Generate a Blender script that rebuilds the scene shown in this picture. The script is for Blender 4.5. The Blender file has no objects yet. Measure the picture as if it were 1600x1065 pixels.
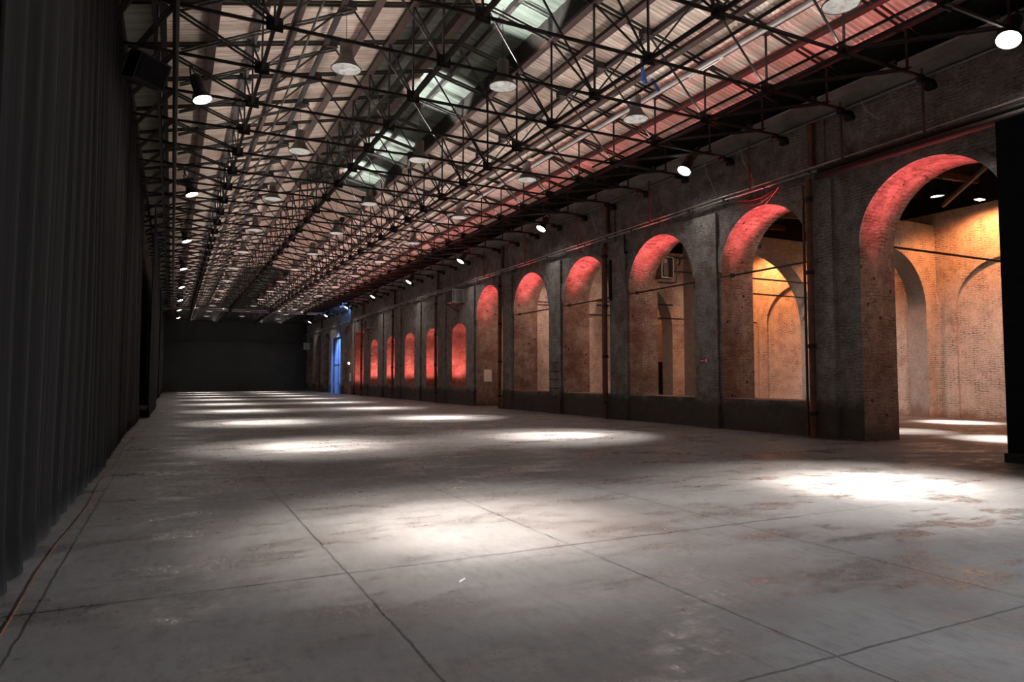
import bpy, bmesh, math, random
from mathutils import Vector, Matrix
random.seed(7)
S = bpy.context.scene
COL = S.collection
PI = math.pi

# ------------------------------------------------------------------ helpers
def ordinal(n):
    w = ['first','second','third','fourth','fifth','sixth','seventh','eighth','ninth','tenth','eleventh','twelfth',
         'thirteenth','fourteenth','fifteenth','sixteenth','seventeenth','eighteenth','nineteenth']
    if n <= 19: return w[n-1]
    t = {2:'twent',3:'thirt',4:'fort',5:'fift'}[n//10]
    return t+'ieth' if n % 10 == 0 else t+'y-'+w[n%10-1]

def obj(name, bm, mat, parent=None, loc=None, smooth=False):
    me = bpy.data.meshes.new(name)
    bmesh.ops.recalc_face_normals(bm, faces=bm.faces)
    bm.to_mesh(me); bm.free()
    if smooth:
        for p in me.polygons: p.use_smooth = True
    for m in (mat if isinstance(mat, (list, tuple)) else [mat]): me.materials.append(m)
    o = bpy.data.objects.new(name, me); COL.objects.link(o)
    if parent: o.parent = parent
    if loc: o.location = loc
    return o

def tag(o, label, cat, group=None, kind=None):
    o['label'] = label; o['category'] = cat
    if group: o['group'] = group
    if kind: o['kind'] = kind
    return o
def thing(name, label, cat, loc=(0,0,0), group=None, rot=(0,0,0)):
    o = bpy.data.objects.new(name, None); COL.objects.link(o); o.empty_display_size = .2
    o.location = loc; o.rotation_euler = rot
    return tag(o, label, cat, group)
def struct(name, bm, mat, label=None, smooth=False):
    o = obj(name, bm, mat, smooth=smooth); o['kind'] = 'structure'
    if label: o['label'] = label
    return o
def dup(root, loc, label, rot=None):
    r = root.copy(); COL.objects.link(r); r.location = loc; r['label'] = label
    if rot is not None: r.rotation_euler = rot
    for ch in list(root.children):
        c = ch.copy(); COL.objects.link(c); c.parent = r
        for g in list(ch.children):
            d = g.copy(); COL.objects.link(d); d.parent = c
    return r

def BM(): return bmesh.new()
def box(bm, x0, x1, y0, y1, z0, z1, mi=0):
    v = [bm.verts.new(p) for p in ((x0,y0,z0),(x1,y0,z0),(x1,y1,z0),(x0,y1,z0),(x0,y0,z1),(x1,y0,z1),(x1,y1,z1),(x0,y1,z1))]
    for f in ((0,3,2,1),(4,5,6,7),(0,1,5,4),(1,2,6,5),(2,3,7,6),(3,0,4,7)):
        bm.faces.new([v[i] for i in f]).material_index = mi
def beam(bm, a, b, w, h, up=(0,1,0)):
    """bar from a to b, size w along 'up' and h across"""
    a, b = Vector(a), Vector(b); d = (b-a).normalized(); u = Vector(up)
    s = d.cross(u)
    if s.length < 1e-4: s = d.cross(Vector((1,0,0)))
    s.normalize(); u = s.cross(d).normalized()
    vs = []
    for p in (a, b):
        for su, ss in ((-1,-1),(1,-1),(1,1),(-1,1)):
            vs.append(bm.verts.new(p + u*su*w/2 + s*ss*h/2))
    for f in ((0,1,2,3),(7,6,5,4),(0,4,5,1),(1,5,6,2),(2,6,7,3),(3,7,4,0)): bm.faces.new([vs[i] for i in f])
def tube(bm, pts, r, n=8, cap=True):
    pts = [Vector(p) for p in pts]; rings = []
    for i, p in enumerate(pts):
        d = (pts[min(i+1,len(pts)-1)] - pts[max(i-1,0)]).normalized()
        s = d.cross(Vector((0,0,1)))
        if s.length < 1e-3: s = d.cross(Vector((1,0,0)))
        s.normalize(); u = s.cross(d)
        rings.append([bm.verts.new(p + s*math.cos(2*PI*k/n)*r + u*math.sin(2*PI*k/n)*r) for k in range(n)])
    for a, b in zip(rings, rings[1:]):
        for k in range(n): bm.faces.new((a[k], a[(k+1)%n], b[(k+1)%n], b[k]))
    if cap: bm.faces.new(rings[0]); bm.faces.new(rings[-1][::-1])
def lathe(bm, prof, n=24, c=(0,0,0)):
    rings = []
    for r, z in prof:
        if r < 1e-5: rings.append([bm.verts.new((c[0],c[1],c[2]+z))])
        else: rings.append([bm.verts.new((c[0]+r*math.cos(2*PI*k/n), c[1]+r*math.sin(2*PI*k/n), c[2]+z)) for k in range(n)])
    for a, b in zip(rings, rings[1:]):
        for k in range(n):
            k2 = (k+1) % n
            q = [a[0]] if len(a) == 1 else [a[k], a[k2]]
            q += [b[0]] if len(b) == 1 else [b[k2], b[k]]
            if len(q) > 2: bm.faces.new(q)

# ------------------------------------------------------------------ materials
def new_mat(name):
    m = bpy.data.materials.new(name); m.use_nodes = True
    nt = m.node_tree; b = nt.nodes['Principled BSDF']
    return m, nt, b
def N(nt, t, **kw):
    n = nt.nodes.new(t)
    for k, v in kw.items():
        if k.startswith('_'): setattr(n, k[1:], v)
        else: n.inputs[k.replace('_',' ')].default_value = v
    return n
def ramp(nt, fac, stops):
    r = nt.nodes.new('ShaderNodeValToRGB'); e = r.color_ramp.elements
    while len(e) < len(stops): e.new(.5)
    for i, (p, c) in enumerate(stops):
        e[i].position = p; e[i].color = c if len(c) == 4 else (*c, 1)
    nt.links.new(fac, r.inputs[0]); return r.outputs[0]
def mix(nt, fac, a, b, mode='MIX'):
    m = nt.nodes.new('ShaderNodeMix'); m.data_type = 'RGBA'; m.blend_type = mode
    for i, v in ((0, fac), (6, a), (7, b)):
        if hasattr(v, 'links'): nt.links.new(v, m.inputs[i])
        elif i == 0: m.inputs[0].default_value = v
        else: m.inputs[i].default_value = (*v, 1) if len(v) == 3 else v
    return m.outputs[2]
def math_n(nt, op, a, b=0.0):
    m = nt.nodes.new('ShaderNodeMath'); m.operation = op
    for i, v in ((0, a), (1, b)):
        if hasattr(v, 'links'): nt.links.new(v, m.inputs[i])
        else: m.inputs[i].default_value = v
    return m.outputs[0]
def coords(nt, sc=(1,1,1)):
    g = nt.nodes.new('ShaderNodeNewGeometry')
    mp = nt.nodes.new('ShaderNodeMapping'); mp.inputs['Scale'].default_value = sc
    nt.links.new(g.outputs['Position'], mp.inputs[0]); return mp.outputs[0]
def noise(nt, vec, scale, detail=4, rough=.6):
    n = N(nt, 'ShaderNodeTexNoise', Scale=scale, Detail=detail, Roughness=rough)
    nt.links.new(vec, n.inputs['Vector']); return n.outputs[0]
def bump(nt, b, h, strength, dist=.02):
    bp = N(nt, 'ShaderNodeBump', Strength=strength, Distance=dist)
    nt.links.new(h, bp.inputs['Height']); nt.links.new(bp.outputs[0], b.inputs['Normal'])

def plain(name, col, rough=.6, metal=0., var=.25, nscale=6, spec=.5):
    m, nt, b = new_mat(name)
    v = noise(nt, coords(nt), nscale)
    c = mix(nt, ramp(nt, v, [(.3,(0,0,0)),(.7,(1,1,1))]), tuple(x*(1-var) for x in col), tuple(min(1,x*(1+var)) for x in col))
    nt.links.new(c, b.inputs['Base Color']); b.inputs['Roughness'].default_value = rough
    b.inputs['Metallic'].default_value = metal; b.inputs['Specular IOR Level'].default_value = spec
    return m
def emit(name, col, s):
    m, nt, b = new_mat(name)
    b.inputs['Base Color'].default_value = (*col,1); b.inputs['Emission Color'].default_value = (*col,1)
    b.inputs['Emission Strength'].default_value = s; return m

def brick_wall(name, plaster, plaster2, brickc, mortar, brick_amt=.5, joint=.6, bs=.8, dirt=(.05,.035,.03), dirt_h=0., spots=0.):
    """plaster over courses of brick; joints show where the plaster has gone"""
    m, nt, b = new_mat(name)
    g = nt.nodes.new('ShaderNodeNewGeometry'); sp = nt.nodes.new('ShaderNodeSeparateXYZ'); nt.links.new(g.outputs['Position'], sp.inputs[0])
    xy = math_n(nt, 'ADD', sp.outputs[0], sp.outputs[1])
    cb = nt.nodes.new('ShaderNodeCombineXYZ'); nt.links.new(xy, cb.inputs[0]); nt.links.new(sp.outputs[2], cb.inputs[1])
    P = g.outputs['Position']
    wob = nt.nodes.new('ShaderNodeTexNoise'); wob.inputs['Scale'].default_value = 3.; wob.inputs['Detail'].default_value = 5; nt.links.new(P, wob.inputs['Vector'])
    va = nt.nodes.new('ShaderNodeVectorMath'); va.operation = 'MULTIPLY_ADD'
    nt.links.new(wob.outputs['Color'], va.inputs[0]); va.inputs[1].default_value = (.20,.20,0); nt.links.new(cb.outputs[0], va.inputs[2])
    br = N(nt, 'ShaderNodeTexBrick', Scale=1., Mortar_Size=.012, Mortar_Smooth=.4, Brick_Width=.30, Row_Height=.085, Bias=0.)
    br.inputs['Color1'].default_value = (*[c*.75 for c in brickc],1); br.inputs['Color2'].default_value = (*[c*1.25 for c in brickc],1); br.inputs['Mortar'].default_value = (*mortar,1)
    nt.links.new(va.outputs[0], br.inputs['Vector'])
    big = noise(nt, P, .9, 8, .68); mid = noise(nt, P, 2.6, 8, .7); fine = noise(nt, P, 14, 6, .7)
    pl = mix(nt, ramp(nt, mid, [(.35,(0,0,0)),(.65,(1,1,1))]), plaster, plaster2)
    # worn patches of bare brick
    m1 = ramp(nt, big, [(.60-.25*brick_amt,(0,0,0)),(.73-.25*brick_amt,(.9,.9,.9))])
    c = mix(nt, m1, pl, br.outputs['Color'])
    # eroded joints through the whitewash
    jm = math_n(nt, 'MULTIPLY', br.outputs['Fac'], ramp(nt, noise(nt, P, 1.7, 6, .7), [(.44,(0,0,0)),(.60,(1,1,1))]))
    jm = math_n(nt, 'MULTIPLY', jm, joint)
    c = mix(nt, jm, c, tuple(x*.18 for x in plaster2))
    # cracks
    vo = N(nt, 'ShaderNodeTexVoronoi', _feature='DISTANCE_TO_EDGE', Scale=1.3); nt.links.new(va.outputs[0], vo.inputs['Vector'])
    c = mix(nt, ramp(nt, fine, [(.3,(.55,.55,.55)),(.6,(0,0,0))]), c, tuple(x*.4 for x in plaster2))
    if spots:
        v2 = N(nt, 'ShaderNodeTexVoronoi', Scale=2.2); nt.links.new(P, v2.inputs['Vector'])
        c = mix(nt, ramp(nt, v2.outputs['Distance'], [(.07,(spots,)*3),(.12,(0,0,0))]), c, (.02,.012,.01))
    if dirt_h:
        hz = math_n(nt, 'ADD', sp.outputs[2], math_n(nt, 'MULTIPLY', big, 1.2))
        dm = ramp(nt, math_n(nt, 'DIVIDE', hz, 3.), [((dirt_h+.45)/3,(.85,.85,.85)),((dirt_h+.75)/3,(0,0,0))])
        c = mix(nt, dm, c, dirt)
    nt.links.new(c, b.inputs['Base Color']); b.inputs['Roughness'].default_value = .9; b.inputs['Specular IOR Level'].default_value = .2
    h = math_n(nt, 'ADD', math_n(nt, 'MULTIPLY', mid, 1.2), math_n(nt, 'MULTIPLY', fine, .5))
    h = math_n(nt, 'SUBTRACT', h, math_n(nt, 'MULTIPLY', math_n(nt, 'MULTIPLY', br.outputs['Fac'], ramp(nt, noise(nt, P, 1.3, 7, .75), [(.40,(.06,)*3),(.58,(1,1,1))])), .75))
    h = math_n(nt, 'SUBTRACT', h, math_n(nt, 'MULTIPLY', m1, .5))
    bump(nt, b, h, bs, .05); return m

M = {}
M['wall'] = brick_wall('grey_plastered_brick', (.40,.375,.36), (.205,.185,.17), (.26,.13,.095), (.16,.14,.13), .25, .6, 1., (.072,.055,.048), .95)
M['wall_hi'] = brick_wall('dark_plastered_brick', (.36,.335,.32), (.19,.17,.158), (.10,.08,.07), (.13,.12,.11), .3, .6, 1.)  # slightly darker tone for the upper wall
M['jamb'] = brick_wall('beige_worn_jamb', (.40,.31,.26), (.20,.135,.105), (.22,.11,.08), (.32,.24,.2), .55, .8, 1., (.1,.075,.06), .3, .9)
M['niche'] = brick_wall('pale_niche_back', (.42,.32,.28), (.28,.18,.15), (.24,.12,.09), (.3,.22,.2), .35, .7, .8)
M['aisle'] = brick_wall('whitewashed_brick', (.70,.60,.52), (.56,.44,.36), (.40,.23,.16), (.5,.38,.3), .16, 1., 1., (.30,.16,.11), .15)
M['aisle2'] = brick_wall('shaded_arch_band', (.42,.37,.33), (.33,.28,.25), (.3,.2,.16), (.33,.27,.24), .1, .3, .6, (.2,.13,.1), .3)  # greyer than the wall: shadow on the reveals put into the colour
M['dark'] = plain('black_paint', (.012,.012,.013), .8, spec=.2)
M['darkroof'] = plain('near_black_roof', (.02,.017,.015), .9, spec=.1)  # near-black for roof strips, upper walls and monitor sides
M['steel'] = plain('dark_rusted_steel', (.014,.0095,.008), .65, .1, .4, 9)
M['rust'] = plain('rust_red_steel', (.034,.012,.008), .7, .0, .5, 5)
M['pipe'] = plain('rust_brown_pipe', (.13,.05,.03), .5, .2, .4, 3)  # rust brown, pushed towards orange for the reddish light on the downpipes
M['galv'] = plain('galvanised_grey', (.30,.29,.28), .5, .4, .25, 2)
M['gutter'] = plain('pale_gutter_metal', (.22,.20,.19), .6, .1, .35, 1.2)
M['conduit'] = plain('light_conduit', (.42,.38,.36), .4, .3, .3, 2)
M['cable'] = plain('pale_cable', (.5,.47,.45), .6)
M['blackm'] = plain('black_fixture', (.015,.015,.016), .45, .2)
M['alu'] = plain('spun_aluminium', (.20,.18,.165), .5, .3, .2)
M['blue'] = plain('blue_strap_cloth', (.02,.06,.22), .6)
M['red'] = plain('red_paint', (.4,.03,.03), .5)
M['white'] = plain('white_board', (.62,.58,.55), .6, var=.08)
M['wood'] = plain('old_timber', (.12,.075,.05), .8, 0, .4, 4)
M['bluedoor'] = plain('blue_painted_panel', (.28,.40,.68), .6, 0, .1, 2)
M['farwall'] = plain('charcoal_board', (.060,.064,.064), .85, 0, .12, .5, spec=.1)
M['lens'] = emit('lamp_lens_glow', (1,.93,.84), 60)
M['redlens'] = emit('red_led_lens', (1,.06,.08), 2)
M['warmlens'] = emit('warm_lamp_lens', (1,.62,.3), 30)

# pendant glass; its brightness is put in as a faint mottled emission
m, nt, b = new_mat('prismatic_glass_disc'); M['glass'] = m
b.inputs['Roughness'].default_value = .25; b.inputs['Base Color'].default_value = (.78,.76,.72,1)
bump(nt, b, noise(nt, coords(nt), 18), .6, .03); nt.links.new(ramp(nt, noise(nt, coords(nt), 9, 5, .7), [(.38,(.25,.23,.2)),(.62,(1,.95,.88))]), b.inputs['Emission Color']); b.inputs['Emission Strength'].default_value = .6

# corrugated roofing
def sheet(name, c1, c2, streak, rough=.6, trough=True):
    m, nt, b = new_mat(name)
    v1 = noise(nt, coords(nt, (.25,9,.25)), 1., 5, .7); v2 = noise(nt, coords(nt), .5, 6, .65); v3 = noise(nt, coords(nt,(.5,2.2,.5)), 1.6, 4)
    c = mix(nt, ramp(nt, v1, [(.45,(0,0,0)),(.56,(1,1,1))]), c1, c2)
    c = mix(nt, ramp(nt, v2, [(.48,(0,0,0)),(.7,(.7,.7,.7))]), c, streak)
    c = mix(nt, ramp(nt, v3, [(.5,(0,0,0)),(.75,(.5,.5,.5))]), c, streak)
    # shading of the corrugation put into the colour as darker stripes
    sy = nt.nodes.new('ShaderNodeSeparateXYZ'); gg = nt.nodes.new('ShaderNodeNewGeometry'); nt.links.new(gg.outputs['Position'], sy.inputs[0])
    sn = math_n(nt, 'SINE', math_n(nt, 'MULTIPLY', sy.outputs[1], 2*PI/.14))
    tm = math_n(nt, 'MULTIPLY', ramp(nt, sn, [(.0,(1,1,1)),(.35,(0,0,0))]), ramp(nt, noise(nt, coords(nt,(.4,3,.4)), 1.3, 4), [(.3,(.15,)*3),(.7,(.85,)*3)]))
    if trough: c = mix(nt, tm, c, streak)
    nt.links.new(c, b.inputs['Base Color']); b.inputs['Roughness'].default_value = rough
    b.inputs['Specular IOR Level'].default_value = .2
    return m
M['sheet'] = sheet('corrugated_fibre_sheet', (.78,.69,.61), (.50,.41,.35), (.34,.24,.19))
M['sheetg'] = sheet('greenish_ridge_panel', (.10,.112,.092), (.062,.070,.057), (.04,.04,.034), trough=False)
M['sheetd'] = sheet('dull_grey_sheet', (.30,.30,.265), (.22,.22,.19), (.12,.11,.10), trough=False)

# floor
m, nt, b = new_mat('worn_concrete_floor'); M['floor'] = m
P = coords(nt); Ps = coords(nt, (2.2,.8,1))
n1 = noise(nt, P, .55, 8, .62); n2 = noise(nt, Ps, 5, 8, .75); n3 = noise(nt, P, 26, 6, .8); n4 = noise(nt, coords(nt,(.35,1.6,1)), 1.3, 8, .7)
c = mix(nt, ramp(nt, n1, [(.32,(0,0,0)),(.68,(1,1,1))]), (.070,.058,.053), (.122,.114,.110))
c = mix(nt, ramp(nt, n2, [(.34,(.6,.6,.6)),(.49,(0,0,0))]), c, (.043,.034,.031))
c = mix(nt, ramp(nt, n4, [(.30,(.3,.3,.3)),(.52,(0,0,0))]), c, (.042,.034,.031))
vo = N(nt, 'ShaderNodeTexVoronoi', Scale=2.6, Randomness=1.); nt.links.new(P, vo.inputs['Vector'])
c = mix(nt, ramp(nt, vo.outputs['Distance'], [(.04,(.85,.85,.85)),(.075,(0,0,0))]), c, (.03,.024,.024))
v5 = noise(nt, P, 60, 3)
c = mix(nt, ramp(nt, v5, [(.70,(0,0,0)),(.76,(.5,.5,.5))]), c, (.24,.22,.21))
# slab joints (wobbly thin lines)
sp = nt.nodes.new('ShaderNodeSeparateXYZ')
wn = nt.nodes.new('ShaderNodeTexNoise'); wn.inputs['Scale'].default_value = 4; wn.inputs['Detail'].default_value = 6; nt.links.new(P, wn.inputs['Vector'])
va = nt.nodes.new('ShaderNodeVectorMath'); va.operation = 'MULTIPLY_ADD'; nt.links.new(wn.outputs['Color'], va.inputs[0]); va.inputs[1].default_value = (.045,.045,0); nt.links.new(P, va.inputs[2])
nt.links.new(va.outputs[0], sp.inputs[0])
def joint(sock, period, off, w):
    t = math_n(nt, 'ADD', sock, -off + 100*period + period/2)
    t = math_n(nt, 'MODULO', t, period); t = math_n(nt, 'ABSOLUTE', math_n(nt, 'SUBTRACT', t, period/2))
    return math_n(nt, 'LESS_THAN', t, w)
j1 = joint(sp.outputs[0], 2.14, 1.35, .009); j2 = joint(sp.outputs[1], 5.9, 5.73, .014); j3 = joint(sp.outputs[1], 5.9, 2.80, .010)
j = math_n(nt, 'MAXIMUM', math_n(nt, 'MAXIMUM', j1, j2), j3)
c = mix(nt, math_n(nt, 'MULTIPLY', j, ramp(nt, noise(nt, P, 1.1, 4), [(.3,(1,)*3),(.75,(.72,)*3)])), c, (.010,.01,.009))
nt.links.new(c, b.inputs['Base Color'])
n6 = noise(nt, coords(nt, (.8,1.6,1)), .75, 10, .74)
r = ramp(nt, n6, [(.46,(.50,)*3),(.525,(.35,)*3),(.575,(.13,)*3)])
r = math_n(nt, 'ADD', r, math_n(nt, 'MULTIPLY', ramp(nt, n2, [(.4,(1,1,1)),(.6,(0,0,0))]), .16))
r = math_n(nt, 'ADD', r, math_n(nt, 'MULTIPLY', n3, .18)); nt.links.new(r, b.inputs['Roughness'])
b.inputs['Specular IOR Level'].default_value = .55
bump(nt, b, math_n(nt, 'SUBTRACT', math_n(nt, 'ADD', math_n(nt,'MULTIPLY',n3,.35), n2), math_n(nt,'MULTIPLY',j,1.)), .22, .01)

# drapes
m, nt, b = new_mat('black_serge_cloth'); M['cloth'] = m
b.inputs['Base Color'].default_value = (.004,.0034,.0034,1); b.inputs['Roughness'].default_value = .9; b.inputs['Specular IOR Level'].default_value = .1
b.inputs['Sheen Weight'].default_value = .04
bump(nt, b, noise(nt, coords(nt,(3,3,.2)), 3), .3, .03)

# ------------------------------------------------------------------ dimensions
XL, XR, XC = -1.06, 15.72, 7.17          # left wall, right wall face, ridge
YF, YB = 92., -7.                        # far and back ends
def roofz(x): return 10.97 + .235*(1.98 - abs(x-XC)) if True else 0
ZB = 8.55                                # truss bottom chord
XA = 28.5                                # far wall of the side aisle
WT = 1.35                                # wall thickness
X1, X2 = 12.69, 9.15
def mir(x): return 2*XC - x

# ------------------------------------------------------------------ floor
bm = BM(); box(bm, XL-2.5, XA+1, YB-.3, YF+.3, -.25, 0)
struct('floor', bm, M['floor'])

# ------------------------------------------------------------------ right wall with its arches
# (y0, y1, sill, springing z, crown z, depth or None for through)
OPEN = [(8.0,11.56,0,4.98,6.76,None),(13.05,16.49,.96,4.98,6.76,None),(17.80,21.42,.96,4.98,6.78,None),(22.75,26.35,.96,4.98,6.78,None),
        (27.72,31.33,.96,4.98,6.78,None),(32.70,36.15,0,4.98,6.76,None),
        (37.75,40.05,1.05,4.35,4.95,.9),(42.65,44.9,1.05,4.35,4.95,.9),(47.5,49.75,1.05,4.35,4.95,.9),(52.35,54.6,1.05,4.35,4.95,.9),(57.35,59.6,1.05,4.35,4.95,.9),
        (62.1,65.3,.4,5.95,6.0,.9),(66.4,70.0,0,6.2,6.9,.25),(71.6,75.5,0,5.9,5.95,1.0),(77.0,80.5,.5,4.98,6.76,.5),(82.0,85.4,.5,4.98,6.76,.5),(86.8,90.3,.5,4.98,6.76,.5)]
WH = 8.7
def top_at(o, y):
    y0, y1, s, sp, cr, d = o; c = (y0+y1)/2; hw = (y1-y0)/2
    t = max(0., 1-((y-c)/hw)**2); return sp + (cr-sp)*math.sqrt(t)
bm = BM(); bm2 = BM(); bmn = BM()
def quad(b_, pts, mi=0): b_.faces.new([b_.verts.new(p) for p in pts]).material_index = mi
bm_hi = BM()
ys = [YB]; 
segs = []
cur = YB
for o in OPEN:
    segs.append((cur, o[0], None))
    n = 28 if o[5] is None else 14
    yy = [(o[0]+o[1])/2 - (o[1]-o[0])/2*math.cos(PI*i/n) for i in range(n+1)]
    for a, b_ in zip(yy, yy[1:]): segs.append((a, b_, o))
    cur = o[1]
segs.append((cur, YF, None))
XB = XR + WT
for a, b_, o in segs:
    if o is None:
        quad(bm, [(XR,a,0),(XR,b_,0),(XR,b_,7.05),(XR,a,7.05)]); quad(bm2, [(XB,a,0),(XB,b_,0),(XB,b_,WH),(XB,a,WH)])
    else:
        za, zb = top_at(o, a), top_at(o, b_)
        if o[2] > 0:
            quad(bm, [(XR,a,0),(XR,b_,0),(XR,b_,o[2]),(XR,a,o[2])])
        quad(bm, [(XR,a,za),(XR,b_,zb),(XR,b_,7.05),(XR,a,7.05)])
        xd = XB if o[5] is None else XR+o[5]
        tgt = bmn
        quad(tgt, [(XR,a,za),(XR,b_,zb),(xd,b_,zb),(xd,a,za)])          # soffit
        if o[2] > 0: quad(tgt, [(XR,a,o[2]),(XR,b_,o[2]),(xd,b_,o[2]),(xd,a,o[2])])
        if o[5] is None:
            if o[2] > 0: quad(bm2, [(XB,a,0),(XB,b_,0),(XB,b_,o[2]),(XB,a,o[2])])
            quad(bm2, [(XB,a,za),(XB,b_,zb),(XB,b_,WH),(XB,a,WH)])
        else:
            quad(bmn, [(xd,a,o[2]),(xd,b_,o[2]),(xd,b_,zb),(xd,a,za)], 1)
            quad(bm2, [(XB,a,0),(XB,b_,0),(XB,b_,WH),(XB,a,WH)])
    quad(bm_hi, [(XR,a,7.05),(XR,b_,7.05),(XR,b_,WH),(XR,a,WH)]); quad(bm, [(XR,a,WH),(XR,b_,WH),(XB,b_,WH),(XB,a,WH)])
for o in OPEN:
    xd = XB if o[5] is None else XR+o[5]
    for y in o[:2]: quad(bmn, [(XR,y,o[2]),(xd,y,o[2]),(xd,y,o[3]),(XR,y,o[3])])
# merge everything in one wall mesh
def merge(dst, src, off):
    vm = {}
    for f in src.faces:
        vs = []
        for v in f.verts:
            k = tuple(round(c, 4) for c in v.co)
            vs.append(dst.verts.new(v.co))
        nf = dst.faces.new(vs); nf.material_index = f.material_index + off
    src.free()
merge(bm, bm_hi, 1); merge(bm, bmn, 2); merge(bm, bm2, 4)
# pilasters between the arches, string course, arch rings
for (y0, y1) in [(12.30,12.95),(16.62,17.62),(21.55,22.55),(26.5,27.5),(31.45,32.4),(36.35,37.3),(41.0,41.9),(45.9,46.8),(50.6,51.5),(55.5,56.4),(60.4,61.3),(65.5,66.3),(70.2,71.4),(75.7,76.8),(80.7,81.8),(85.6,86.6)]:
    box(bm, XR-.10, XR+.02, y0, y1, 0, 6.95, 0)
    box(bm, XR-.16, XR+.02, y0-.05, y1+.05, 0, .95, 0)
# upper band pilaster strips and the ledge line
for k in range(10):
    y = 12.75 + 9.8*k; box(bm, XR-.06, XR+.02, y-.25, y+.3, 7.05, WH-.1, 1)
bmesh.ops.remove_doubles(bm, verts=bm.verts, dist=.0005)
wr = struct('wall_right', bm, [M['wall'], M['wall_hi'], M['jamb'], M['niche'], M['aisle']], 'long grey plastered brick wall pierced by arches')

# arch rings (slightly proud brick edge) as trim
for i, o in enumerate(OPEN[:6]):
    bm = BM(); n = 26; c = (o[0]+o[1])/2; hw = (o[1]-o[0])/2
    for k in range(n):
        t0, t1 = PI*k/n, PI*(k+1)/n
        P0 = []
        for t in (t0, t1):
            for e in (0, .24):
                P0.append((c-(hw+e)*math.cos(t), o[3]+(o[4]-o[3]+e)*math.sin(t)))
        a, a2, b1, b2 = P0
        x0, x1 = XR-.045, XR+.01
        V = [bm.verts.new((x, p[0], p[1])) for x in (x0, x1) for p in (a, a2, b2, b1)]
        for f in ((0,1,2,3),(7,6,5,4),(0,4,5,1),(1,5,6,2),(2,6,7,3),(3,7,4,0)): bm.faces.new([V[i_] for i_ in f])
    bmesh.ops.remove_doubles(bm, verts=bm.verts, dist=.0005)
    struct('trim_%d' % (i+1), bm, M['wall'], 'ring of brick around an arch')

# setback wall above + end walls
bm = BM(); box(bm, XR+.55, XR+.8, YB, YF, WH, 9.6); struct('wall_upper_right', bm, M['darkroof'])
bm = BM(); box(bm, XL-.9, XL-.7, YB, YF, 0, 9.45); struct('wall_left', bm, plain('grey_green_boarding', (.10,.105,.095), .8))
bm = BM(); box(bm, XL-1, XR+.1, YF, YF+.3, 0, 6.2); box(bm, XL-1, XR+.1, YF+.06, YF+.3, 6.2, 12.2)
for x in (2.3, 6.1, 9.9, 13.6): box(bm, x-.02, x+.02, YF-.02, YF, 0, 6.2)
box(bm, XL-1, XR, YF-.15, YF+.05, 6.2, 6.36)
struct('wall_far', bm, M['farwall'])
bm = BM(); box(bm, XL-1, XA, YB-.3, YB, 0, 12.2); struct('wall_near', bm, M['dark'])

# ------------------------------------------------------------------ side aisle
bm = BM(); box(bm, XA, XA+.4, YB, 60, 0, 8.5)
# shallow piers and blind arches on the aisle wall
for yc in (9.9, 14.75, 19.7, 24.6, 29.5):
    r, spz, n = 1.9, 4.4, 20
    for k in range(n):
        t0, t1 = PI*k/n, PI*(k+1)/n
        pts = []
        for t in (t0, t1):
            for e in (0, .45): pts.append((yc-(r+e)*math.cos(t), spz+(r+e)*math.sin(t)))
        a, a2, b1, b2 = pts
        V = [bm.verts.new((x, p[0], p[1])) for x in (XA-.12, XA+.02) for p in (a, a2, b2, b1)]
        for f in ((0,1,2,3),(7,6,5,4),(0,4,5,1),(1,5,6,2),(2,6,7,3),(3,7,4,0)): bm.faces.new([V[i_] for i_ in f])
    for s in (-1, 1): box(bm, XA-.12, XA+.02, min(yc+s*r, yc+s*(r+.45)), max(yc+s*r, yc+s*(r+.45)), 0, spz)
struct('wall_aisle_back', bm, M['aisle'])

def cross_wall(name, y0, th, x0, x1, ztop, arch=None):
    bm = BM()
    if arch is None:
        box(bm, x0, x1, y0, y0+th, 0, ztop)
        return struct(name, bm, [M['aisle'], M['aisle2']])
    xc, r, sz = arch; n = 32; ya, yb = y0, y0+th
    xs = [xc - r*math.cos(PI*i/n) for i in range(n+1)]
    for (a, b_) in ((x0, xc-r), (xc+r, x1)):
        if b_-a > .01:
            for y in (ya, yb): quad(bm, [(a,y,0),(b_,y,0),(b_,y,ztop),(a,y,ztop)])
    for a, b_ in zip(xs, xs[1:]):
        za = sz+math.sqrt(max(0, r*r-(a-xc)**2)); zb = sz+math.sqrt(max(0, r*r-(b_-xc)**2))
        for y in (ya, yb): quad(bm, [(a,y,za),(b_,y,zb),(b_,y,ztop),(a,y,ztop)])
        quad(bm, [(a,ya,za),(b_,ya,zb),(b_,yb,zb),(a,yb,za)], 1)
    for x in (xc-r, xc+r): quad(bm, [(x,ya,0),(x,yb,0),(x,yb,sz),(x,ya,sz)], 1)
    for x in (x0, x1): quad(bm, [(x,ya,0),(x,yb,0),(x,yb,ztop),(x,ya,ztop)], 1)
    quad(bm, [(x0,ya,ztop),(x1,ya,ztop),(x1,yb,ztop),(x0,yb,ztop)])
    bmesh.ops.remove_doubles(bm, verts=bm.verts, dist=.0005)
    return struct(name, bm, [M['aisle'], M['aisle2']])
cross_wall('wall_cross_first', 17.5, .78, 22.5, XA, 8.0, (25.4, 2.4, 4.45))
cross_wall('wall_cross_second', 22.4, .8, 19.9, XA, 8.0, (23.7, 3.4, 3.95))
cross_wall('wall_cross_third', 27.4, .8, XB, XA, 8.0, (20.35, 2.4, 4.1))
cross_wall('wall_cross_fourth', 31.75, .5, XB, XA, 8.0)
cross_wall('wall_cross_fifth', 42, .5, XB, XA, 8.0)
cross_wall('wall_cross_near', 3.0, .5, XB, XA, 8.5)
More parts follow.
